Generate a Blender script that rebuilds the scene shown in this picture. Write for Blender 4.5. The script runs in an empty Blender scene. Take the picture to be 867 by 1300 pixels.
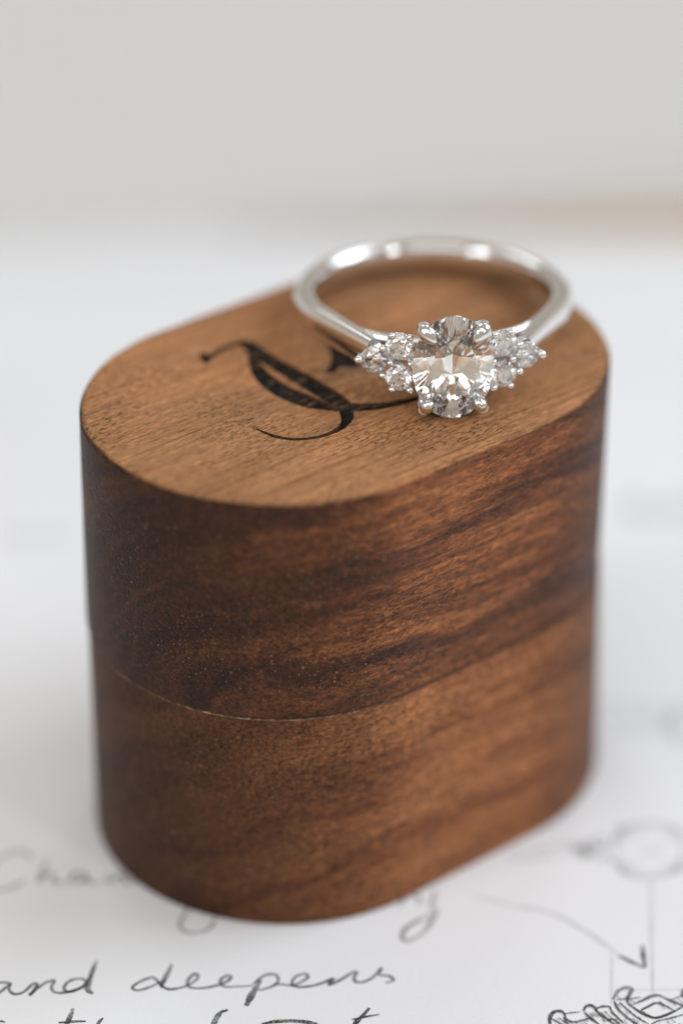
import bpy, bmesh, math, random
from mathutils import Vector, Matrix, Euler
random.seed(7)
sc = bpy.context.scene
MM = 0.001                                   # everything below is laid out in millimetres

# ------------------------------------------------------------------ camera
PITCH, ROLL = 0.544383, 0.011122
CAM = Vector((-0.4198, -216.1804, 155.0551))
FPX = 4317.9                                 # focal length in photo pixels (867 x 1300)
cam_d = bpy.data.cameras.new('camera')
cam = bpy.data.objects.new('camera', cam_d)
sc.collection.objects.link(cam)
cam.location = CAM * MM
_F = Vector((0, math.cos(PITCH), -math.sin(PITCH)))
_U = Vector((0, math.sin(PITCH), math.cos(PITCH)))
_X = Vector((math.cos(ROLL), 0, 0)) + _U*math.sin(ROLL)
_U = _U*math.cos(ROLL) - Vector((math.sin(ROLL), 0, 0))
cam.rotation_euler = Matrix((_X, _U, -_F)).transposed().to_euler()
cam_d.sensor_fit = 'VERTICAL'
cam_d.sensor_height = 36.0
cam_d.sensor_width = 24.0
cam_d.lens = FPX / 1300 * 36.0
cam_d.clip_start = 0.01
cam_d.clip_end = 20.0
cam_d.dof.use_dof = True
cam_d.dof.focus_distance = 239.4 * MM
cam_d.dof.aperture_fstop = cam_d.lens / 15.5
sc.camera = cam

# ------------------------------------------------------------------ room light
world = bpy.data.worlds.new('World')
sc.world = world
world.use_nodes = True
bgn = world.node_tree.nodes['Background']
bgn.inputs[0].default_value = (1.0, 0.885, 0.755, 1)
bgn.inputs[1].default_value = 0.425

def window_light(name, loc, target, sx, sy, power, col):
    d = bpy.data.lights.new(name, 'AREA')
    d.shape = 'RECTANGLE'
    d.size, d.size_y = sx*MM, sy*MM
    d.energy = power
    d.color = col
    o = bpy.data.objects.new(name, d)
    sc.collection.objects.link(o)
    o.location = Vector(loc)*MM
    o.rotation_euler = (Vector(target)-Vector(loc)).to_track_quat('-Z', 'Y').to_euler()
    return o
window_light('window_light', (545, 140, 450), (0, 0, 20), 400, 400, 3.0, (0.75, 0.87, 1.0))
window_light('window_light', (-450, -290, 430), (0, 0, 20), 150, 200, 0.75, (0.9, 0.95, 1.0))
window_light('sparkle_light', (360, -360, 400), (0, 0, 35), 80, 130, 0.40, (0.9, 0.95, 1.0))  # small lamp added for facet sparkle and band highlights, not an actual window pane
window_light('sparkle_light', (-370, -430, 330), (0, 0, 35), 60, 110, 0.20, (0.9, 0.95, 1.0))  # second added sparkle lamp for the diamonds, front left
window_light('overhead_fill_light', (-40, -420, 720), (0, 0, 30), 620, 420, 1.25, (0.95, 0.98, 1.0))  # broad fill added to whiten diamond and band, standing in for ceiling bounce
window_light('rear_window_light', (-225, 560, 520), (0, 0, 20), 220, 220, 0.6, (0.9, 0.95, 1.0))
window_light('rear_window_light', (165, 580, 520), (0, 0, 20), 160, 220, 0.5, (0.9, 0.95, 1.0))
sc.view_settings.view_transform = 'Standard'
sc.view_settings.look = 'None'
sc.view_settings.exposure = 0.0
sc.view_settings.gamma = 1.0
sc.view_settings.use_curve_mapping = False
sc.cycles.max_bounces = 24
sc.cycles.transmission_bounces = 20
sc.cycles.glossy_bounces = 10
sc.cycles.transparent_max_bounces = 16
sc.cycles.caustics_reflective = False
sc.cycles.caustics_refractive = False
sc.cycles.sample_clamp_indirect = 6.0
sc.cycles.use_denoising = True

# ------------------------------------------------------------------ helpers
def on_plane(px, py, z):
    """photo pixel -> point (mm) on the horizontal plane at height z"""
    d = _F + _X*((px-433.5)/FPX) - _U*((py-650)/FPX)
    return CAM + d*((z-CAM.z)/d.z)

def link(name, me, mat=None, parent=None):
    o = bpy.data.objects.new(name, me)
    sc.collection.objects.link(o)
    if mat is not None and not me.materials:
        me.materials.append(mat)
    if parent is not None:
        o.parent = parent
    return o

def mesh_from(verts, faces, smooth=False):
    me = bpy.data.meshes.new('mesh')
    me.from_pydata([Vector(v)*MM for v in verts], [], faces)
    me.validate()
    bm = bmesh.new(); bm.from_mesh(me)
    bmesh.ops.recalc_face_normals(bm, faces=bm.faces)
    bm.to_mesh(me); bm.free()
    if smooth:
        for p in me.polygons: p.use_smooth = True
    return me

def tag(o, label, cat=None, group=None, kind=None):
    o['label'] = label
    if cat: o['category'] = cat
    if group: o['group'] = group
    if kind: o['kind'] = kind
    return o

def empty(name, loc=(0, 0, 0), parent=None):
    o = bpy.data.objects.new(name, None)
    o.empty_display_size = 0.005
    sc.collection.objects.link(o)
    o.location = Vector(loc)*MM
    if parent: o.parent = parent
    return o

class NT:
    """small node-tree writer"""
    def __init__(s, name):
        s.mat = bpy.data.materials.new(name)
        s.mat.use_nodes = True
        s.t = s.mat.node_tree
        s.b = s.t.nodes['Principled BSDF']
        s.out = s.t.nodes['Material Output']
    def n(s, typ, ins=None, **kw):
        nd = s.t.nodes.new(typ)
        for k, v in kw.items(): setattr(nd, k, v)
        for k, v in (ins or {}).items():
            s.put(nd.inputs[k], v)
        return nd
    def put(s, sock, v):
        if isinstance(v, bpy.types.NodeSocket): s.t.links.new(v, sock)
        elif isinstance(v, bpy.types.Node): s.t.links.new(v.outputs[0], sock)
        else: sock.default_value = v
    def math(s, op, a, b=None, c=None, clamp=False):
        nd = s.t.nodes.new('ShaderNodeMath'); nd.operation = op; nd.use_clamp = clamp
        for i, v in enumerate((a, b, c)):
            if v is not None: s.put(nd.inputs[i], v)
        return nd.outputs[0]
    def vmul(s, v, k):
        nd = s.t.nodes.new('ShaderNodeVectorMath'); nd.operation = 'MULTIPLY'
        s.put(nd.inputs[0], v); nd.inputs[1].default_value = k
        return nd.outputs[0]
    def noise(s, v, scale=1.0, detail=3.0, rough=0.55, dist=0.0):
        nd = s.n('ShaderNodeTexNoise', {'Vector': v, 'Scale': scale, 'Detail': detail, 'Roughness': rough, 'Distortion': dist})
        return nd.outputs['Fac']
    def ramp(s, f, stops, interp='LINEAR'):
        nd = s.t.nodes.new('ShaderNodeValToRGB')
        nd.color_ramp.interpolation = interp
        el = nd.color_ramp.elements
        while len(el) < len(stops): el.new(0.5)
        for e, (p, c) in zip(el, stops):
            e.position = p
            e.color = (c, c, c, 1) if isinstance(c, (int, float)) else (*c, 1)
        s.put(nd.inputs[0], f)
        return nd.outputs[0]
    def mix(s, f, a, b, mode='MIX'):
        nd = s.t.nodes.new('ShaderNodeMix'); nd.data_type = 'RGBA'; nd.blend_type = mode
        s.put(nd.inputs[0], f)
        for k, v in ((6, a), (7, b)):
            if isinstance(v, tuple): nd.inputs[k].default_value = (*v, 1) if len(v) == 3 else v
            else: s.put(nd.inputs[k], v)
        return nd.outputs[2]
    def maprange(s, v, a, b, c, d):
        nd = s.n('ShaderNodeMapRange', {0: v, 1: a, 2: b, 3: c, 4: d})
        return nd.outputs[0]

# ------------------------------------------------------------------ materials
def walnut(name, pith, shift, band_f, tone):
    """solid growth-ring wood; coordinates run through the block, long grain along local x"""
    m = NT(name)
    co = m.n('ShaderNodeTexCoord').outputs['Object']
    p = m.vmul(co, (1000, 1000, 1000))
    sh = m.n('ShaderNodeVectorMath', operation='ADD', ins={0: p}); sh.inputs[1].default_value = shift
    p2 = sh.outputs[0]
    wn = m.n('ShaderNodeTexNoise', {'Vector': m.vmul(p2, (0.045, 0.09, 0.09)), 'Scale': 1.0, 'Detail': 3.0})
    wsub = m.n('ShaderNodeVectorMath', operation='SUBTRACT', ins={0: wn.outputs['Color']}); wsub.inputs[1].default_value = (.5, .5, .5)
    wadd = m.n('ShaderNodeVectorMath', operation='ADD', ins={0: p, 1: m.vmul(wsub.outputs[0], (0, 10, 10))})
    u, v, w = m.n('ShaderNodeSeparateXYZ', {0: wadd.outputs[0]}).outputs
    dv = m.math('SUBTRACT', v, pith[0]); dw = m.math('SUBTRACT', w, pith[1])
    dw = m.math('ADD', dw, m.math('MULTIPLY', u, pith[2]))
    d = m.math('SQRT', m.math('ADD', m.math('MULTIPLY', dv, dv), m.math('MULTIPLY', dw, dw)))
    cb = m.n('ShaderNodeCombineXYZ', {0: m.math('MULTIPLY', d, band_f), 1: m.math('MULTIPLY', u, 0.035), 2: m.math('MULTIPLY', v, 0.02)}).outputs[0]
    band = m.noise(cb, 1.0, 5.0, 0.62)
    fib = m.noise(m.vmul(p2, (0.16, 2.4, 2.4)), 1.0, 5.0, 0.68)
    fine = m.noise(m.vmul(p2, (0.8, 5.0, 5.0)), 1.0, 3.0, 0.7)
    tang = m.math('SUBTRACT', v, w)
    lb = m.n('ShaderNodeCombineXYZ', {0: m.math('MULTIPLY', d, 1.5), 1: m.math('MULTIPLY', u, 0.05), 2: m.math('MULTIPLY', tang, 0.05)}).outputs[0]
    lay = m.noise(lb, 1.0, 3.0, 0.6)
    pore = m.noise(m.vmul(p2, (1.9, 6.5, 6.5)), 1.0, 1.0, 0.5)
    porem = m.ramp(pore, [(0.0, 1.0), (0.34, 1.0), (0.44, 0.0), (1, 0.0)])
    streak = m.noise(m.vmul(p2, (0.035, 1.15, 1.15)), 1.0, 3.0, 0.6)
    patch = m.noise(m.vmul(p2, (0.11, 0.22, 0.22)), 1.0, 2.0, 0.5)
    porem = m.math('MULTIPLY', porem, m.maprange(patch, 0.40, 0.60, 0.05, 1.0))
    band = m.math('ADD', 0.5+tone, m.math('MULTIPLY', m.math('SUBTRACT', band, 0.5), 0.85))
    f = m.math('ADD', band, m.math('MULTIPLY', m.math('SUBTRACT', fib, 0.5), 0.46))
    f = m.math('ADD', f, m.math('MULTIPLY', m.math('SUBTRACT', streak, 0.5), 0.18))
    f = m.math('ADD', f, m.math('MULTIPLY', m.math('SUBTRACT', lay, 0.5), 0.36))
    col = m.ramp(f, [(0.23, (0.055, 0.021, 0.012)), (0.38, (0.125, 0.044, 0.019)), (0.48, (0.225, 0.076, 0.028)),
                     (0.58, (0.350, 0.128, 0.045)), (0.8, (0.50, 0.205, 0.080))])
    lines = m.noise(m.vmul(p2, (0.05, 3.4, 3.4)), 1.0, 2.0, 0.6)
    nrm = m.n('ShaderNodeSeparateXYZ', {0: m.n('ShaderNodeTexCoord').outputs['Normal']})
    # end grain soaks up the oil and is much darker than long grain
    endg = m.math('POWER', m.math('ABSOLUTE', nrm.outputs[0]), 0.62)
    col = m.mix(m.math('MULTIPLY', endg, 0.97), col, m.mix(1.0, col, (0.15, 0.140, 0.140), 'MULTIPLY'))
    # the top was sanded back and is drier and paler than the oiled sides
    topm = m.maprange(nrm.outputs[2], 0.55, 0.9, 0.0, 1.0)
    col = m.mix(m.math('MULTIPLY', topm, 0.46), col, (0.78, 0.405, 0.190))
    tone_f = m.ramp(lines, [(0.32, (0.62, 0.56, 0.52)), (0.46, (0.92, 0.90, 0.88)), (0.62, (1.08, 1.07, 1.05))])
    col = m.mix(0.9, col, tone_f, 'MULTIPLY')
    col = m.mix(m.math('MULTIPLY', m.ramp(fine, [(.28, 1.0), (.58, 0.0)]), 0.48), col, (0.05, 0.022, 0.013))
    col = m.mix(m.math('MULTIPLY', porem, 0.60), col, (0.028, 0.014, 0.009))
    # crisp open-pore speckle
    spk = m.noise(m.vmul(p2, (1.6, 4.2, 4.2)), 1.0, 2.0, 0.75)
    sp = m.ramp(spk, [(0.34, (0.48, 0.45, 0.43)), (0.47, (1.0, 1.0, 1.0)), (0.60, (1.2, 1.2, 1.2)), (0.70, (1.9, 1.85, 1.8))])
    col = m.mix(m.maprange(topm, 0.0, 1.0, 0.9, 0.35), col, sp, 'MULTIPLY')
    fl = m.noise(m.vmul(p2, (4.5, 6.3, 6.3)), 1.0, 0.0, 0.5)
    flm = m.ramp(fl, [(0.0, 0.0), (0.725, 0.0), (0.78, 1.0)])
    col = m.mix(m.math('MULTIPLY', flm, m.maprange(patch, 0.42, 0.62, 0.12, 0.5)), col, (0.42, 0.25, 0.14))
    m.put(m.b.inputs['Base Color'], col)
    ro = m.math('ADD', 0.40, m.math('MULTIPLY', fib, 0.2))
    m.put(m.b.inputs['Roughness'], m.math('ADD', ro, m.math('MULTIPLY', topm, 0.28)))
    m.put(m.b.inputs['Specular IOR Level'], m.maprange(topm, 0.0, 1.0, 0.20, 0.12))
    h = m.math('ADD', m.math('MULTIPLY', fine, 0.8), m.math('MULTIPLY', m.math('SUBTRACT', 1.0, porem), 0.8))
    h = m.math('ADD', h, m.math('MULTIPLY', fib, 0.6))
    bp = m.n('ShaderNodeBump', {'Strength': 0.9, 'Distance': 0.00014, 'Height': h})
    m.put(m.b.inputs['Normal'], bp.outputs[0])
    return m.mat

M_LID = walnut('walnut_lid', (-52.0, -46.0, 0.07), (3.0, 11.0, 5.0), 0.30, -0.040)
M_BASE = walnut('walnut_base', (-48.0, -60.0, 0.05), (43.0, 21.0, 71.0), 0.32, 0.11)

def raw_wood():
    m = NT('raw_wood_edge')
    p = m.vmul(m.n('ShaderNodeTexCoord').outputs['Object'], (1000, 1000, 1000))
    a = m.noise(m.vmul(p, (2.2, 2.2, 6)), 1.0, 3.0, 0.7)
    b = m.noise(p, 0.5, 2.0, 0.6)
    ux = m.n('ShaderNodeSeparateXYZ', {0: p}).outputs[0]
    chip = m.math('MULTIPLY', m.maprange(ux, -15.0, -5.0, 1.0, 0.0), m.maprange(b, 0.35, 0.6, 0.35, 1.0), clamp=True)
    pale = m.ramp(a, [(0.36, (0.05, 0.025, 0.015)), (0.52, (0.17, 0.09, 0.05)), (0.66, (0.42, 0.29, 0.19))])
    m.put(m.b.inputs['Base Color'], m.mix(chip, (0.075, 0.030, 0.015), pale))
    m.b.inputs['Roughness'].default_value = 0.8
    return m.mat
M_EDGE = raw_wood()

def char_wood():
    m = NT('charred_wood')
    p = m.vmul(m.n('ShaderNodeTexCoord').outputs['Object'], (1000, 1000, 1000))
    a = m.noise(m.vmul(p, (0.5, 3.2, 3.2)), 1.0, 4.0, 0.7)
    m.put(m.b.inputs['Base Color'], m.ramp(a, [(0.3, (0.004, 0.0045, 0.005)), (0.53, (0.011, 0.010, 0.010)), (0.63, (0.19, 0.105, 0.055))]))
    m.b.inputs['Roughness'].default_value = 0.8; m.b.inputs['Specular IOR Level'].default_value = 0.15
    bp = m.n('ShaderNodeBump', {'Strength': 0.8, 'Distance': 0.00012, 'Height': a})
    m.put(m.b.inputs['Normal'], bp.outputs[0])
    return m.mat
M_CHAR = char_wood()
def scorched():
    m = NT('scorched_wood')
    p = m.vmul(m.n('ShaderNodeTexCoord').outputs['Object'], (1000, 1000, 1000))
    a = m.noise(m.vmul(p, (1.5, 4.0, 4.0)), 1.0, 3.0, 0.7)
    m.put(m.b.inputs['Base Color'], m.ramp(a, [(0.35, (0.015, 0.009, 0.006)), (0.65, (0.16, 0.075, 0.035))]))
    m.b.inputs['Roughness'].default_value = 0.8
    return m.mat
M_SCORCH = scorched()

def paper_mat():
    m = NT('drawing_paper')
    p = m.vmul(m.n('ShaderNodeTexCoord').outputs['Object'], (1000, 1000, 1000))
    a = m.noise(p, 2.1, 4.0, 0.62)
    c = m.noise(p, 0.03, 2.0, 0.5)
    m.put(m.b.inputs['Base Color'], m.mix(c, (0.79, 0.785, 0.80), (0.82, 0.82, 0.83)))
    m.b.inputs['Roughness'].default_value = 0.88
    m.b.inputs['Specular IOR Level'].default_value = 0.2
    bp = m.n('ShaderNodeBump', {'Strength': 0.55, 'Distance': 0.00010, 'Height': a})
    m.put(m.b.inputs['Normal'], bp.outputs[0])
    return m.mat
M_PAPER = paper_mat()

def pencil(name, col, cover):
    """graphite that catches only the tooth of the paper"""
    m = NT(name)
    p = m.vmul(m.n('ShaderNodeTexCoord').outputs['Object'], (1000, 1000, 1000))
    a = m.noise(p, 6.5, 3.0, 0.7)
    al = m.maprange(a, 0.36, 0.58, cover*0.45, min(1.0, cover*1.2))
    al = m.math('MULTIPLY', al, m.maprange(m.noise(p, 0.45, 2.0, 0.6), 0.35, 0.65, 0.6, 1.1))
    m.b.inputs['Base Color'].default_value = (*col, 1)
    m.b.inputs['Roughness'].default_value = 0.6
    m.put(m.b.inputs['Alpha'], al)
    return m.mat
M_PEN = pencil('graphite_dark', (0.04, 0.041, 0.038), 0.78)
M_PEN3 = pencil('graphite_faint', (0.11, 0.11, 0.11), 0.20)
M_PEN4 = pencil('graphite_soft', (0.06, 0.06, 0.055), 0.50)
M_PEN2 = pencil('graphite_light', (0.09, 0.09, 0.085), 0.24)

def metal():
    m = NT('white_gold')
    p = m.vmul(m.n('ShaderNodeTexCoord').outputs['Object'], (1000, 1000, 1000))
    a = m.noise(p, 0.9, 4.0, 0.6)
    m.b.inputs['Base Color'].default_value = (0.84, 0.845, 0.845, 1)
    m.b.inputs['Metallic'].default_value = 1.0
    m.put(m.b.inputs['Roughness'], m.maprange(a, 0.3, 0.7, 0.09, 0.17))
    return m.mat
M_METAL = metal()

def diamond_mat():
    m = NT('diamond')
    g = m.n('ShaderNodeBsdfGlass', {'Color': (1, 1, 1, 1), 'Roughness': 0.0, 'IOR': 2.417})
    m.t.links.new(g.outputs[0], m.out.inputs['Surface'])
    return m.mat
M_DIA = diamond_mat()

def table_mat():
    m = NT('pale_timber')
    p = m.vmul(m.n('ShaderNodeTexCoord').outputs['Object'], (1000, 1000, 1000))
    a = m.noise(m.vmul(p, (0.012, 0.22, 0.2)), 1.0, 4.0, 0.6)
    m.put(m.b.inputs['Base Color'], m.ramp(a, [(0.3, (0.50, 0.36, 0.22)), (0.7, (0.66, 0.52, 0.36))]))
    m.b.inputs['Roughness'].default_value = 0.55
    return m.mat
def wall_mat():
    m = NT('grey_wall_paint')
    p = m.vmul(m.n('ShaderNodeTexCoord').outputs['Object'], (1000, 1000, 1000))
    a = m.noise(p, 0.02, 3.0, 0.6)
    m.put(m.b.inputs['Base Color'], m.mix(a, (0.765, 0.765, 0.755), (0.80, 0.80, 0.795)))
    m.b.inputs['Roughness'].default_value = 0.8
    return m.mat

# ------------------------------------------------------------------ setting
def box_mesh(x0, x1, y0, y1, z0, z1):
    v = [(x, y, z) for x in (x0, x1) for y in (y0, y1) for z in (z0, z1)]
    f = [(0, 1, 3, 2), (4, 6, 7, 5), (0, 4, 5, 1), (2, 3, 7, 6), (0, 2, 6, 4), (1, 5, 7, 3)]
    return mesh_from(v, f)
tb = link('table', box_mesh(-450, 450, -230, 170, -25, -0.35), table_mat())
tag(tb, 'pale timber table top under the paper', kind='structure')
wl = link('wall', box_mesh(-260, 260, 0, 12, 0.02, 45), wall_mat())
wl.location = Vector((0, 96.3, 0))*MM
wl.rotation_euler = (0, 0, math.radians(5.5))
tag(wl, 'pale grey upright backdrop behind the table edge', kind='structure')

# ------------------------------------------------------------------ paper with pencil work
def paper_sheet():
    nx, ny = 60, 42
    v, f = [], []
    for j in range(ny+1):
        for i in range(nx+1):
            x = -150 + 300*i/nx; y = -115.2 + 210*j/ny
            v.append((x, y, 0.0))
    for j in range(ny):
        for i in range(nx):
            a = j*(nx+1)+i
            f.append((a, a+1, a+nx+2, a+nx+1))
    n = len(v)
    v += [(x, y, -0.33) for x, y, z in v]
    f += [tuple(n+k for k in reversed(q)) for q in f]
    ring = [i for i in range(nx+1)] + [j*(nx+1)+nx for j in range(1, ny+1)] + [ny*(nx+1)+i for i in range(nx-1, -1, -1)] + [j*(nx+1) for j in range(ny-1, 0, -1)]
    for a, b in zip(ring, ring[1:]+ring[:1]):
        f.append((a, b, b+n, a+n))
    return mesh_from(v, f)
paper = link('paper_sheet', paper_sheet(), M_PAPER)
tag(paper, 'white sheet of drawing paper with pencil handwriting and ring sketches under the wooden box', 'paper')

def smooth_line(pts, step=0.35):
    P = [Vector((p[0], p[1], 0)) for p in pts]
    if len(P) == 2:
        q = [P[0].lerp(P[1], i/12) for i in range(13)]
        return q
    P = [P[0]*2-P[1]] + P + [P[-1]*2-P[-2]]
    out = []
    for k in range(1, len(P)-2):
        a, b, c, d = P[k-1:k+3]
        n = max(3, int((c-b).length/step))
        for i in range(n):
            t = i/n
            out.append(0.5*((2*b)+(c-a)*t+(2*a-5*b+4*c-d)*t*t+(3*b-a-3*c+d)*t**3))
    out.append(P[-2])
    return out

PEN_Z = [0.012]
def strokes(name, lines, mat, width=0.26, label=None, thin=1.0):
    """pencil strokes traced as flat ribbons on the paper; lines = photo pixel polylines"""
    v, f = [], []
    for ln in lines:
        w = width
        if isinstance(ln, tuple): w, ln = ln
        w *= thin
        pts = smooth_line([on_plane(x, y, 0.0) for x, y in ln])
        z = PEN_Z[0]; PEN_Z[0] += 0.0006
        n = len(pts); base = len(v)
        for i, p in enumerate(pts):
            t = (pts[min(i+1, n-1)]-pts[max(i-1, 0)])
            t = t.normalized() if t.length > 1e-9 else Vector((1, 0, 0))
            nn = Vector((-t.y, t.x, 0))
            e = min(1.0, 0.55+0.45*min(i, n-1-i)/4.0)
            ww = w*0.5*e*random.uniform(0.82, 1.15)
            v += [(p.x+nn.x*ww, p.y+nn.y*ww, z), (p.x-nn.x*ww, p.y-nn.y*ww, z)]
            if i: f.append((base+2*i-2, base+2*i-1, base+2*i+1, base+2*i))
    me = bpy.data.meshes.new('mesh')
    me.from_pydata([Vector(q)*MM for q in v], [], f)
    o = link(name, me, mat, paper)
    if label: o['label'] = label
    return o

def crop(ox, oy, s, pts):
    return [(ox+x/s, oy+y/s) for x, y in pts]
A = lambda *p: crop(0, 1060, 4.335, p)
B = lambda *p: crop(180, 1180, 2.55, p)
D = lambda *p: crop(690, 1180, 4.898, p)
G = lambda *p: crop(480, 960, 2.24, p)
K = lambda *p: crop(640, 1000, 3.819, p)

strokes('handwritten_word', [
    A((-60, 850), (-30, 820), (20, 812), (62, 820), (40, 835), (0, 868), (-40, 880), (-62, 860)),
    A((62, 820), (52, 848), (70, 872), (100, 876), (140, 860), (180, 822), (205, 820), (190, 855), (163, 884), (200, 850), (250, 815), (290, 801), (300, 806), (285, 840), (305, 866), (350, 869), (400, 858), (455, 838), (476, 812), (458, 793), (410, 795), (370, 815), (354, 846), (376, 864), (420, 855), (468, 826), (502, 770)),
    (0.42, A((533, 693), (505, 765), (488, 825), (484, 850), (498, 866), (516, 872))),
], M_PEN, 0.27, 'the word and in dark pencil')
strokes('handwritten_word', [
    A((862, 800), (840, 784), (790, 800), (742, 826), (730, 845), (760, 856), (820, 840), (880, 812)),
    (0.40, B((98, 113), (82, 148), (66, 178), (68, 190))),
    B((45, 160), (55, 170), (66, 184), (90, 194), (120, 190), (152, 180), (183, 156), (172, 144), (150, 164), (154, 187), (200, 190), (240, 182), (265, 175), (290, 156), (276, 149), (255, 165), (266, 185), (310, 185), (352, 183)),
    (0.50, B((386, 165), (365, 197), (346, 232), (338, 248))),
    B((350, 186), (375, 166), (400, 148), (434, 147), (442, 168), (422, 185), (382, 196), (358, 190)),
    B((420, 182), (450, 178), (490, 181), (520, 168), (538, 155), (528, 144), (500, 152), (487, 170), (496, 185), (530, 186), (564, 180), (592, 171), (622, 158), (604, 181), (642, 164), (680, 141), (696, 139), (686, 160), (702, 172), (742, 160), (778, 124), (766, 146), (800, 151), (815, 165), (790, 173)),
], M_PEN, 0.26, 'the word deepens in dark pencil')
strokes('handwritten_word', [
    (0.42, A((405, 955), (388, 1000), (368, 1050), (360, 1110), (390, 1130))),
    (0.30, A((325, 1034), (400, 1028), (475, 1026))),
    (0.34, A((568, 1008), (545, 1034), (520, 1090))),
    (0.24, A((-20, 1030), (10, 1026), (30, 1032))),
], M_PEN, 0.3)
strokes('handwritten_word', [
    (0.40, B((280, 261), (255, 270), (235, 303), (220, 350), (240, 380))),
    (0.44, B((390, 307), (430, 299), (500, 297), (560, 306), (585, 330))),
    (0.40, B((737, 254), (715, 280), (690, 306), (670, 345))),
    (0.26, B((680, 292), (720, 284), (770, 275))),
], M_PEN, 0.3)
strokes('handwritten_word', [
    A((175, 130), (140, 96), (80, 95), (20, 118), (-40, 160), (-80, 230), (-60, 290), (0, 304), (70, 290), (140, 255)),
    A((262, 135), (240, 190), (215, 262), (245, 225), (285, 212), (300, 235), (295, 262), (330, 262), (380, 265)),
    A((475, 215), (430, 205), (395, 235), (410, 265), (450, 255), (478, 222), (480, 255), (520, 265), (560, 258)),
    A((590, 215), (600, 262), (640, 240), (680, 215), (690, 262), (730, 262), (800, 230)),
], M_PEN4, 0.34)
strokes('handwritten_word', [
    [(239, 1140), (236, 1158), (228, 1174), (236, 1183), (252, 1184), (268, 1177), (276, 1160)],
    (0.34, G((60, 428), (78, 402), (105, 398), (120, 408), (112, 425))),
    (0.38, G((164, 384), (150, 428), (166, 440), (156, 462), (130, 500), (88, 525), (68, 520), (76, 492), (110, 470), (152, 450))),
], M_PEN4, 0.30)
# sketched top view of a ring head
def oval(cx, cy, rx, ry, a0=0, a1=360, n=28):
    return [(cx+rx*math.cos(math.radians(a0+(a1-a0)*i/n)), cy+ry*math.sin(math.radians(a0+(a1-a0)*i/n))) for i in range(n+1)]
strokes('pencil_sketch', [
    (0.42, oval(825, 1080, 48, 34, 20, 160)), (0.42, oval(825, 1080, 48, 34, 195, 345)), (0.26, oval(825, 1080, 41, 28)), (0.2, oval(825, 1081, 52, 37, 100, 260)),
    (0.16, [(800, 1062), (850, 1098)]), (0.16, [(852, 1062), (800, 1099)]),
    (0.9, K((560, 418), (585, 416))), (0.9, K((825, 405), (850, 395))), (0.8, K((540, 200), (575, 190))), (0.8, K((815, 195), (845, 200))),
    (0.35, oval(747, 1078, 10, 8)), (0.35, oval(738, 1084, 9, 6)), (0.35, oval(762, 1085, 8, 9)), (0.35, oval(761, 1068, 8, 7)), (0.3, oval(725, 1077, 7, 5)),
    (0.9, K((340, 300), (400, 290), (380, 340))),
    (0.34, K((40, 300), (110, 320), (180, 300), (300, 270), (420, 262))), (0.3, K((0, 330), (90, 355), (190, 340), (300, 320))),
    (0.35, oval(903, 1078, 10, 8)), (0.35, oval(884, 1085, 8, 9)),
], M_PEN2, 0.35, 'blurred pencil sketch of an oval stone with side stones')
strokes('pencil_line', [(0.24, [(825, 1112), (826, 1180), (828, 1262)]), (0.17, [(776, 1203), (776, 1235), (775, 1275)]), (0.17, [(775, 1257), (820, 1257.2), (880, 1257)])], M_PEN3, 0.2)
strokes('pencil_arrow', [(0.36, [(600, 1138), (650, 1150), (700, 1160), (745, 1184), (784, 1212)])], M_PEN3, 0.3, 'thin curved pencil arrow')
strokes('pencil_arrow', [(0.40, [(784, 1213), (800, 1221), (818, 1229)]), (0.40, [(815, 1200), (816, 1214), (819, 1229)])], M_PEN, 0.3, 'dark pencil arrow head')
strokes('pencil_sketch', [
    (0.40, D((430, 440), (445, 405), (475, 375), (515, 362), (545, 372), (540, 400), (525, 430))),
    (0.30, D((525, 430), (520, 455), (560, 490), (620, 530), (690, 552), (760, 535), (830, 500), (880, 470))),
    (0.30, D((435, 445), (455, 490), (500, 535), (560, 580), (640, 640))),
    (0.26, D((470, 455), (520, 500), (580, 550), (650, 590))),
    (0.26, D((530, 385), (522, 420), (512, 452))),
    (0.40, D((555, 468), (620, 440), (695, 410), (760, 432), (870, 478))),
    (0.34, D((600, 505), (650, 480), (700, 458), (760, 480), (810, 508))),
    (0.34, D((600, 505), (645, 535), (690, 552), (750, 535), (812, 508))),
    (0.5, D((866, 370), (862, 395), (870, 420), (900, 440))),
    (0.44, D((40, 600), (36, 560), (48, 528), (75, 510), (110, 512), (130, 532))),
    (0.36, D((130, 532), (140, 560), (180, 578), (230, 570), (290, 552))),
    (0.30, D((60, 560), (90, 580), (130, 610))),
    (0.40, D((245, 510), (262, 482), (290, 474), (318, 490), (330, 520))),
    (0.36, D((250, 515), (280, 545), (320, 575), (370, 620))),
    (0.34, D((320, 500), (350, 530), (400, 565), (450, 600))),
    (0.26, D((135, 525), (170, 520), (225, 515))),
    (0.30, D((410, 480), (420, 510), (450, 545), (490, 580))),
    (0.34, D((330, 492), (370, 480), (410, 482))),
    (0.3, D((120, 550), (150, 590), (200, 620))), (0.3, D((390, 570), (430, 560), (470, 590))),
    (0.24, D((640, 610), (700, 575), (760, 560), (840, 540), (890, 520))),
    (0.22, D((450, 440), (500, 435), (560, 430), (600, 425))),
    (0.22, D((790, 440), (830, 425), (860, 410))),
], M_PEN, 0.3, 'dark pencil sketch of a claw setting in side view', 0.75)
hat = []
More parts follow.
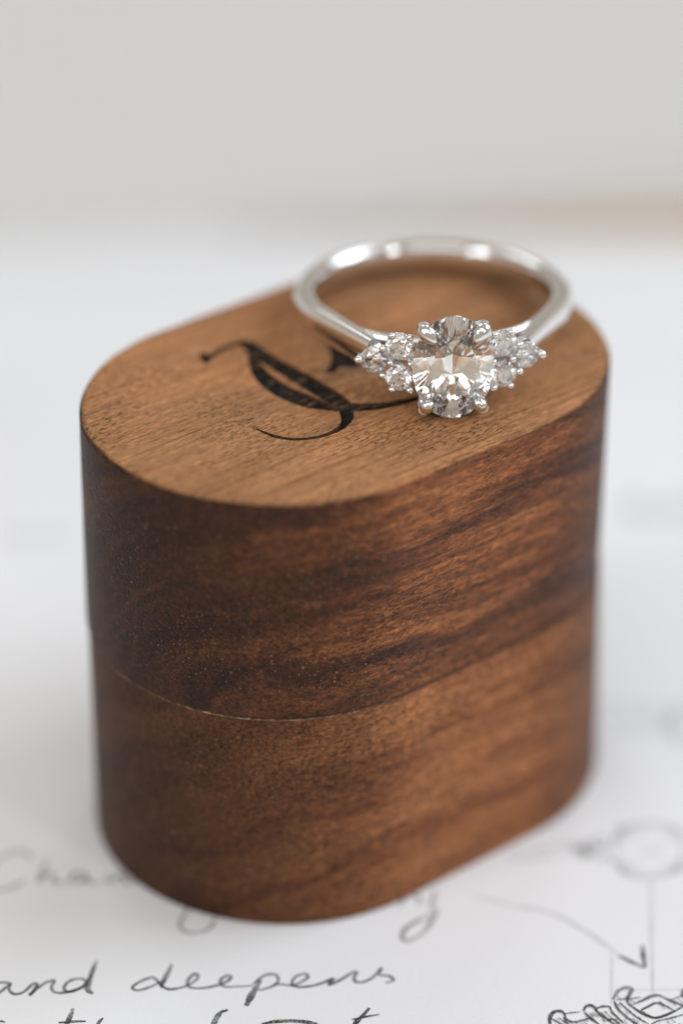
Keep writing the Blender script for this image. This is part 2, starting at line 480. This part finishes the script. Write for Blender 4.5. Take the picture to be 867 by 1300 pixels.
for (x0, y0, x1, y1, n) in ((40, 540, 130, 590, 9), (150, 560, 290, 600, 10), (255, 490, 330, 560, 9), (330, 500, 440, 590, 14), (440, 400, 540, 470, 10), (450, 480, 600, 590, 18), (600, 560, 860, 600, 14), (700, 430, 860, 500, 8)):
    for k in range(n):
        x = random.uniform(x0, x1); y = random.uniform(y0, y1); l = random.uniform(14, 38)
        hat.append((random.uniform(0.10, 0.2), D((x, y), (x+l*0.55, y+l*0.5+random.uniform(-4, 4)), (x+l, y+l*0.9))))
strokes('pencil_shading', hat, M_PEN4, 0.15)
# faint far drawings, out of focus
strokes('pencil_sketch', [
    (0.5, oval(868, 922, 22, 22)), (0.4, oval(868, 922, 16, 16)), (0.4, [(745, 896), (800, 898), (850, 900)]), (0.4, [(745, 935), (800, 930), (850, 925)]),
    (0.5, [(770, 915), (800, 912), (845, 915)]),
], M_PEN2, 0.4, 'faint blurred pencil ring drawing beside the box')
strokes('handwritten_word', [
    (0.7, [(778, 655), (790, 645), (800, 655), (812, 645), (822, 656), (834, 644), (846, 656), (858, 645), (872, 655), (890, 646), (910, 655)]),
    (0.7, [(800, 652), (806, 632), (812, 655)]), (0.7, [(850, 655), (858, 633), (866, 655)]),
], M_PEN2, 0.6, 'far blurred line of handwriting beside the box')
strokes('handwritten_word', [
    (0.5, [(0, 684), (12, 676), (20, 686), (34, 675), (46, 686), (60, 676), (74, 686), (88, 676), (100, 684)]),
], M_PEN2, 0.4)

# ------------------------------------------------------------------ ring box
BR, BA, BH, BS = 14.22, 6.514, 35.784, 18.158     # end radius, half straight, height, seam height
PHI = 0.69803
box = empty('ring_box')
box.rotation_euler = (0, 0, PHI)
tag(box, 'oval walnut ring box with a black engraved letter on its lid', 'ring box')

def stadium(r, n=56):
    pts = []
    for k in range(n+1):
        t = -math.pi/2 + math.pi*k/n
        pts.append((BA + r*math.cos(t), r*math.sin(t)))
    for k in range(1, 12): pts.append((BA-2*BA*k/12, r))
    for k in range(n+1):
        t = math.pi/2 + math.pi*k/n
        pts.append((-BA + r*math.cos(t), r*math.sin(t)))
    for k in range(1, 12): pts.append((-BA+2*BA*k/12, -r))
    return pts

def shell(levels, edge_from=None, mats=(), wear=0.0):
    """stack of stadium outlines (inset, z) capped at both ends; edge_from marks level spans given material 1"""
    v, f, mi = [], [], []
    n = len(stadium(1))
    for ins, z in levels:
        for x, y in stadium(BR-ins):
            k = random.uniform(0, wear) if z > BH-0.4 else 0.0
            v.append((x*(1-k/BR), y*(1-k/BR), z-k*0.6 if z < BH-0.01 else z))
    for L in range(len(levels)-1):
        for i in range(n):
            j = (i+1) % n
            f.append((L*n+i, L*n+j, (L+1)*n+j, (L+1)*n+i)); mi.append(1 if edge_from and L in edge_from else 0)
    f.append(tuple(reversed(range(n)))); mi.append(0)
    f.append(tuple((len(levels)-1)*n+i for i in range(n))); mi.append(0)
    me = bpy.data.meshes.new('mesh')
    me.from_pydata([Vector(q)*MM for q in v], [], f)
    for m in mats: me.materials.append(m)
    for p, k in zip(me.polygons, mi):
        p.material_index = k; p.use_smooth = True
    me.set_sharp_from_angle(angle=math.radians(32))
    return me

def fillet(r, z, up=True, n=5):
    """(inset, z) pairs of a quarter-round edge"""
    out = []
    for k in range(n+1):
        t = math.pi/2*k/n
        ins, dz = r*(1-math.cos(t)), r*(1-math.sin(t))
        out.append((ins, z-dz if up else z+dz))
    return out if up else out[::-1]
base_lv = [(i-0.24, z) for i, z in fillet(0.18, 0.03, False)] + [(-0.19, 4.0), (-0.09, 11.0)]
base_lv = [(i+0.03, z) for i, z in base_lv] + [(0.03, BS-0.16), (0.07, BS-0.09), (0.17, BS-0.035), (0.4, BS-0.02), (0.9, BS-0.015)]
nb = len(base_lv)
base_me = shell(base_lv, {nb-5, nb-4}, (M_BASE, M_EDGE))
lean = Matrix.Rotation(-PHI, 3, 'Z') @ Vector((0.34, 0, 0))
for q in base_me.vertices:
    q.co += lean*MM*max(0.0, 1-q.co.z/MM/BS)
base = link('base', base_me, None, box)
base.location = (Matrix.Rotation(-PHI, 3, 'Z') @ Vector((0.12, -0.04, 0)))*MM     # lid and base sit slightly out of line
base['label'] = 'lower half of the walnut box'
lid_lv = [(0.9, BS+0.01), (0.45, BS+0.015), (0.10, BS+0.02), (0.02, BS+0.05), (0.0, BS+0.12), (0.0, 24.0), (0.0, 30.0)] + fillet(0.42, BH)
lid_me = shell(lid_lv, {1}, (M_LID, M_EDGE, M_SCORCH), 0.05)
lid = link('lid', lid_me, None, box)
lid['label'] = 'upper half of the walnut box with engraved top'

# engraved letter: stroke outlines traced on the lid's top plane
E = lambda *p: crop(240, 400, 2.89, p)
letter = [
    E((36, 150), (50, 138), (68, 142), (84, 150), (80, 168), (66, 180), (52, 172)),
    E((76, 150), (120, 118), (176, 98), (182, 108), (130, 130), (84, 160)),
    E((172, 100), (200, 92), (240, 100), (285, 132), (330, 160), (400, 196), (470, 236), (535, 275), (580, 308), (604, 335), (596, 362), (560, 352), (500, 318), (455, 290), (400, 256), (330, 214), (270, 178), (236, 158), (214, 132)),
    E((216, 136), (240, 158), (268, 184), (300, 216), (350, 251), (400, 277), (450, 296), (500, 320), (560, 353), (470, 346), (400, 331), (330, 302), (270, 262), (232, 218), (220, 178)),
    E((585, 326), (640, 324), (700, 321), (770, 312), (840, 296), (905, 272), (910, 284), (845, 312), (770, 332), (700, 345), (640, 352), (590, 354)),
    E((552, 346), (596, 350), (606, 364), (594, 394), (556, 424), (484, 450), (400, 460), (320, 452), (255, 424), (250, 416), (320, 441), (400, 451), (480, 440), (534, 417), (558, 388)),
    E((494, 212), (512, 190), (522, 150), (505, 110), (470, 70), (500, 60), (540, 92), (566, 132), (600, 150), (640, 140), (650, 165), (610, 192), (560, 192), (530, 212)),
]
RZ = Matrix.Rotation(-PHI, 3, 'Z')
def letter_outline(pts):
    w = [on_plane(x, y, BH) for x, y in pts]
    w = [RZ @ p for p in w]
    P = [Vector((p.x, p.y, 0)) for p in w]
    out = []; n = len(P)
    for k in range(n):
        a, b, c, d = P[k-1], P[k], P[(k+1) % n], P[(k+2) % n]
        for i in range(5):
            t = i/5
            q = 0.5*((2*b)+(c-a)*t+(2*a-5*b+4*c-d)*t*t+(3*b-a-3*c+d)*t**3)
            out.append((q.x+random.uniform(-.03, .03), q.y+random.uniform(-.03, .03)))
    ar = sum(out[i-1][0]*out[i][1]-out[i][0]*out[i-1][1] for i in range(len(out)))
    return out if ar > 0 else out[::-1]
outl = [letter_outline(L) for L in letter]
DEPTH = 0.34
fv, ff = [], []
for k, o in enumerate(outl):
    n = len(o)
    cv = [(x, y, BH-DEPTH-0.004*k) for x, y in o] + [(x, y, BH+1.0) for x, y in o]
    cf = [tuple(reversed(range(n))), tuple(range(n, 2*n))] + [(i, (i+1) % n, n+(i+1) % n, n+i) for i in range(n)]
    cme = mesh_from(cv, cf)
    for m in (M_LID, M_EDGE, M_SCORCH): cme.materials.append(m)
    for p in cme.polygons: p.material_index = 2
    co = link('cutter', cme)
    co.parent = box
    md = lid.modifiers.new('cut', 'BOOLEAN'); md.operation = 'DIFFERENCE'; md.solver = 'EXACT'; md.object = co
    bpy.context.view_layer.update()
    dg = bpy.context.evaluated_depsgraph_get()
    new = bpy.data.meshes.new_from_object(lid.evaluated_get(dg))
    lid.modifiers.clear(); lid.data = new
    bpy.data.objects.remove(co)
    b = len(fv)
    fv += [(x, y, BH-DEPTH+0.012-0.004*k) for x, y in o]
    ff.append(tuple(range(b, b+n)))
eme = bpy.data.meshes.new('mesh')
eme.from_pydata([Vector(q)*MM for q in fv], [], ff)
eng = link('engraving', eme, M_CHAR, lid)
eng['label'] = 'black burnt script letter engraved in the lid'

# ------------------------------------------------------------------ engagement ring (local: finger axis = z, stone faces -y)
def sweep(path, prof, closed=False, caps=True):
    """path: list of (centre, x_axis, y_axis, sx, sy); prof: list of unit (a, b)"""
    v, f = [], []; m = len(prof); n = len(path)
    for c, ax, ay, sx, sy in path:
        for a, b in prof: v.append(Vector(c)+Vector(ax)*(a*sx)+Vector(ay)*(b*sy))
    for i in range(n if closed else n-1):
        k = (i+1) % n
        for j in range(m):
            l = (j+1) % m
            f.append((i*m+j, i*m+l, k*m+l, k*m+j))
    if not closed and caps:
        f.append(tuple(reversed(range(m)))); f.append(tuple((n-1)*m+j for j in range(m)))
    me = mesh_from(v, f, True)
    me.set_sharp_from_angle(angle=math.radians(50))
    return me
def superell(n, e):
    out = []
    for k in range(n):
        t = 2*math.pi*k/n; c, s = math.cos(t), math.sin(t)
        out.append((math.copysign(abs(c)**(2/e), c), math.copysign(abs(s)**(2/e), s)))
    return out
def merge(meshes):
    bm = bmesh.new()
    for me in meshes:
        bm.from_mesh(me); bpy.data.meshes.remove(me)
    me = bpy.data.meshes.new('mesh'); bm.to_mesh(me); bm.free()
    return me
def tube(pts, rad, n=12):
    pts = [Vector(p) for p in pts]
    if not isinstance(rad, (list, tuple)): rad = [rad]*len(pts)
    path = []
    for i, p in enumerate(pts):
        t = (pts[min(i+1, len(pts)-1)]-pts[max(i-1, 0)]).normalized()
        ref = Vector((0, 0, 1)) if abs(t.z) < 0.9 else Vector((1, 0, 0))
        x = t.cross(ref).normalized(); y = t.cross(x).normalized()
        path.append((p, x, y, rad[i], rad[i]))
    return sweep(path, superell(n, 2))
def ball(c, rx, ry, rz, rot=None, seg=18, rings=12, taper=0.0):
    v, f = [], []
    c = Vector(c)
    for j in range(rings+1):
        th = math.pi*j/rings
        for i in range(seg):
            ph = 2*math.pi*i/seg
            x, y, z = math.sin(th)*math.cos(ph), math.sin(th)*math.sin(ph), math.cos(th)
            k = 1.0-taper*max(0, x)
            q = Vector((x*rx, y*ry*k, z*rz*k))
            if rot is not None: q = rot @ q
            v.append(c+q)
    for j in range(rings):
        for i in range(seg):
            k = (i+1) % seg
            f.append((j*seg+i, j*seg+k, (j+1)*seg+k, (j+1)*seg+i))
    me = bpy.data.meshes.new('mesh')
    me.from_pydata([q*MM for q in v], [], f)
    bm = bmesh.new(); bm.from_mesh(me)
    bmesh.ops.remove_doubles(bm, verts=bm.verts, dist=1e-8)
    bmesh.ops.recalc_face_normals(bm, faces=bm.faces)
    bm.to_mesh(me); bm.free()
    for p in me.polygons: p.use_smooth = True
    return me

def brilliant(half_w, half_l, depth_r, table=0.55, crown=34.0, pav=40.9, girdle=0.035, keel=0.0, rp=0.12, rm=0.775, n=8):
    """brilliant cut stretched to an oval; local: table faces -y, width x, length z; depth_r = radius used for heights,
    keel = how far the culet is drawn out along the length (keeps the end facets steep)"""
    tc, tp = math.tan(math.radians(crown)), math.tan(math.radians(pav))
    P = []; idx = {}
    ex = half_l-half_w
    def add(key, r, ang, h, pavil=False):
        idx[key] = len(P)
        if pavil: z = math.sin(ang)*(r*half_w+ex*(keel+(1-keel)*r))
        else: z = r*math.sin(ang)*half_l
        P.append((r*math.cos(ang)*half_w, -h*depth_r, z))
    s = 2*math.pi/n; off = math.pi/2
    ct = (1-table)*tc
    hm = (1-rm*math.cos(s/2))*tc
    hp = -girdle - (1-rp*math.cos(s/2))*tp
    N = 4*n
    for k in range(n):
        a = off+k*s
        add(('t', k), table, a, ct)
        add(('m', k), rm, a+s/2, hm)
        add(('p', k), rp, a+s/2, hp, True)
    for k in range(N):
        a = off+k*s/4
        add(('g', k), 1.0, a, 0.0 + (0.012 if k % 4 == 2 else 0.0))
        add(('h', k), 1.0, a, -girdle)
    cz = ex*keel
    cu = len(P); P.append((0, (girdle+tp)*depth_r, cz)); cd = cu
    if cz > 1e-6: cd = len(P); P.append((0, (girdle+tp)*depth_r, -cz))
    F = [[idx[('t', k)] for k in range(n)]]
    for k in range(n):
        k1 = (k+1) % n; k0 = (k-1) % n
        F.append([idx[('t', k)], idx[('m', k)], idx[('t', k1)]])
        F.append([idx[('t', k)], idx[('m', k0)], idx[('g', 4*k)], idx[('m', k)]])
        F.append([idx[('m', k)], idx[('g', 4*k)], idx[('g', 4*k+1)], idx[('g', 4*k+2)]])
        F.append([idx[('m', k)], idx[('g', 4*k+2)], idx[('g', 4*k+3)], idx[('g', (4*k+4) % N)]])
        sn = math.sin(off+k*s)
        pa, pb, hh = idx[('p', k0)], idx[('p', k)], idx[('h', 4*k)]
        if cu == cd: F.append([cu, pa, hh, pb])
        elif abs(sn) < 1e-6:
            za, zb = P[pa][2], P[pb][2]
            ca, cb_ = (cu, cd) if za > zb else (cd, cu)
            F += [[ca, pa, hh], [ca, hh, cb_], [cb_, hh, pb]]
        else: F.append([cu if sn > 0 else cd, pa, hh, pb])
        F.append([idx[('p', k)], idx[('h', 4*k)], idx[('h', 4*k+1)], idx[('h', 4*k+2)]])
        F.append([idx[('p', k)], idx[('h', 4*k+2)], idx[('h', 4*k+3)], idx[('h', (4*k+4) % N)]])
    for k in range(N):
        k1 = (k+1) % N
        F.append([idx[('g', k)], idx[('g', k1)], idx[('h', k1)], idx[('h', k)]])
    me = mesh_from(P, F)
    bm = bmesh.new(); bm.from_mesh(me)
    bmesh.ops.triangulate(bm, faces=[f for f in bm.faces if len(f.verts) > 3 and len(f.verts) < n])
    bm.to_mesh(me); bm.free()
    return me

TAU = math.radians(6.7); YAW = math.radians(5.0)
ring = empty('engagement_ring', (6.16, 7.79, BH+2.275))
ring.rotation_euler = (Matrix.Rotation(YAW, 3, 'Z') @ Matrix.Rotation(-TAU, 3, 'X')).to_euler()
tag(ring, 'polished white gold ring with an oval diamond and side clusters lying on the wooden lid', 'ring')

RI = 8.66
def smoothstep(a, b, x):
    t = max(0, min(1, (x-a)/(b-a))); return t*t*(3-2*t)
path = []
for k in range(160):
    t = 2*math.pi*k/160                      # 0 = towards the stone
    dist = math.degrees(abs(t if t <= math.pi else 2*math.pi-t))
    w = smoothstep(38, 75, dist)
    th = 0.85+0.74*w; hh = 0.95+1.25*w
    r = RI+th/2
    d = Vector((math.sin(t), -math.cos(t), 0))
    path.append((d*r, d, Vector((0, 0, 1)), th/2, hh/2))
link('band', sweep(path, superell(28, 2.7), closed=True), M_METAL, ring)

RMID = RI+0.85
for s in (-1, 1):
    end = Vector((s*5.35, -10.75, 0))
    pts = []
    ang_t = math.radians(66)
    for k in range(8):
        t = math.radians(92)+(ang_t-math.radians(92))*k/7
        pts.append(Vector((s*math.sin(t)*RMID, -math.cos(t)*RMID, 0)))
    st = pts[-1]
    for k in range(1, 13): pts.append(st.lerp(end, k/12))
    path = []
    for i, p in enumerate(pts):
        t = (pts[min(i+1, len(pts)-1)]-pts[max(i-1, 0)]).normalized()
        side = Vector((t.y, -t.x, 0))
        q = i/(len(pts)-1)
        path.append((p, side, Vector((0, 0, 1)), 0.82-0.26*q, 1.08+0.12*q))
    link('shoulder', sweep(path, superell(24, 3.2)), M_METAL, ring)

# centre stone and its four-claw basket
GX, GZ, GY = 2.9, 3.87, -13.6
HD = -0.6
stone = link('oval_diamond', brilliant(GX, GZ, 2.95, crown=30.0, table=0.6, keel=0.8, pav=40.0, rp=0.25), M_DIA, ring)
stone.location = Vector((0, GY, 0))*MM
stone['label'] = 'large oval brilliant cut diamond'
pieces = []
for ly, sc_ in ((-11.9, 0.62), (-10.6, 0.42)):
    path = []
    for k in range(40):
        t = 2*math.pi*k/40
        d = Vector((math.cos(t)*GX*sc_, 0, math.sin(t)*GZ*sc_))
        nrm = Vector((math.cos(t)/GX, 0, math.sin(t)/GZ)).normalized()
        path.append((d+Vector((0, ly, 0)), nrm, Vector((0, 1, 0)), 0.24, 0.34))
    pieces.append(sweep(path, superell(12, 2.5), closed=True))
pieces.append(tube([(0, -9.0, -0.9), (0, -10.5, -1.5)], 0.4)); pieces.append(tube([(0, -9.0, 0.9), (0, -10.5, 1.5)], 0.4))
pieces.append(tube([(-0.9, -9.0, 0), (-1.15, -10.6, 0)], 0.4)); pieces.append(tube([(0.9, -9.0, 0), (1.15, -10.6, 0)], 0.4))
basket = link('basket', merge(pieces), M_METAL, ring)
for sx in (-1, 1):
    for sz in (-1, 1):
        a = Vector((sx*0.95, -10.2, sz*1.3)); b = Vector((sx*1.75, -12.2, sz*2.45))
        e = Vector((sx*2.14, -13.5, sz*3.02)); g = Vector((sx*2.10, -14.05, sz*2.98))
        inw = Vector((-sx*2.0, 0, -sz*2.0)).normalized()
        tip = Vector((sx*1.88, -14.12, sz*2.72))
        x = (inw*0.92+Vector((0, -0.38, 0))).normalized()
        y = x.cross(Vector((0, 1, 0))).normalized(); z = x.cross(y)
        rot = Matrix((x, y, z)).transposed()
        link('claw', merge([tube([a, b, e, g], [0.40, 0.42, 0.46, 0.42]), ball(tip, 0.86 if sz > 0 else 0.60, 0.60 if sz > 0 else 0.52, 0.52, rot, taper=0.35 if sz > 0 else 0.1)]), M_METAL, basket)

# side clusters: three small stones each
for s in (-1, 1):
    nrm_ang = math.radians(16)*s
    ori = Matrix.Rotation(nrm_ang, 3, 'Z')
    spots = [(3.74, -12.35, 1.20, 0.99), (3.74, -12.35, -1.20, 0.99), (5.50, -11.8, 0.0, 0.97)]
    pcs = []
    for (x, y, z, r) in spots:
        c = Vector((s*x, y, z)); path = []
        axis = ori @ Vector((0, 1, 0))
        rows = [(0.10, 0.97), (0.35, 0.92), (1.0, 0.55)]
        for k in range(28):
            t = 2*math.pi*k/28
            path.append(t)
        v, f = [], []
        prof = [(0.04, 1.0), (0.04, 0.95), (0.50, 0.70), (0.60, 0.80), (0.30, 0.98)]
        for t in path:
            d = ori @ Vector((math.cos(t), 0, math.sin(t)))
            for h, q in prof: v.append(c+d*(r*q)+axis*h)
        m = len(prof)
        for i in range(28):
            for j in range(m):
                f.append((i*m+j, i*m+(j+1) % m, ((i+1) % 28)*m+(j+1) % m, ((i+1) % 28)*m+j))
        pcs.append(mesh_from(v, f, True))
    pcs.append(tube([(s*5.4, -11.1, 0), (s*3.6, -11.3, 0), (s*1.6, -11.8, 0)], 0.42))
    pcs.append(tube([(s*3.74, -11.5, 1.1), (s*3.74, -11.2, 0), (s*3.74, -11.5, -1.1)], 0.36))
    setting = link('side_setting', merge(pcs), M_METAL, ring)
    for (x, y, z, r) in spots:
        g = link('round_diamond', brilliant(r, r, r, rp=0.26, pav=42.0), M_DIA, setting)
        g.location = Vector((s*x, y, z))*MM
        g.rotation_euler = (0, 0, nrm_ang)
    beads = [(6.62, -11.15, 0.0, 0.34), (4.95, -11.75, 1.02, 0.29), (4.95, -11.75, -1.02, 0.29), (4.42, -11.95, 0.0, 0.27),
             (3.05, -12.25, 2.02, 0.27), (3.05, -12.25, -2.02, 0.27), (2.98, -12.3, 0.0, 0.25), (4.3, -11.9, 2.05, 0.26), (4.3, -11.9, -2.05, 0.26)]
    for (x, y, z, r) in beads:
        y += HD; x *= 0.985
        link('claw', merge([ball((s*x, y, z), r, r*0.9, r), tube([(s*x, y, z), (s*(x*0.93+0.25), y+0.95, z*0.8)], [r*0.85, r*0.6], 10)]), M_METAL, setting)
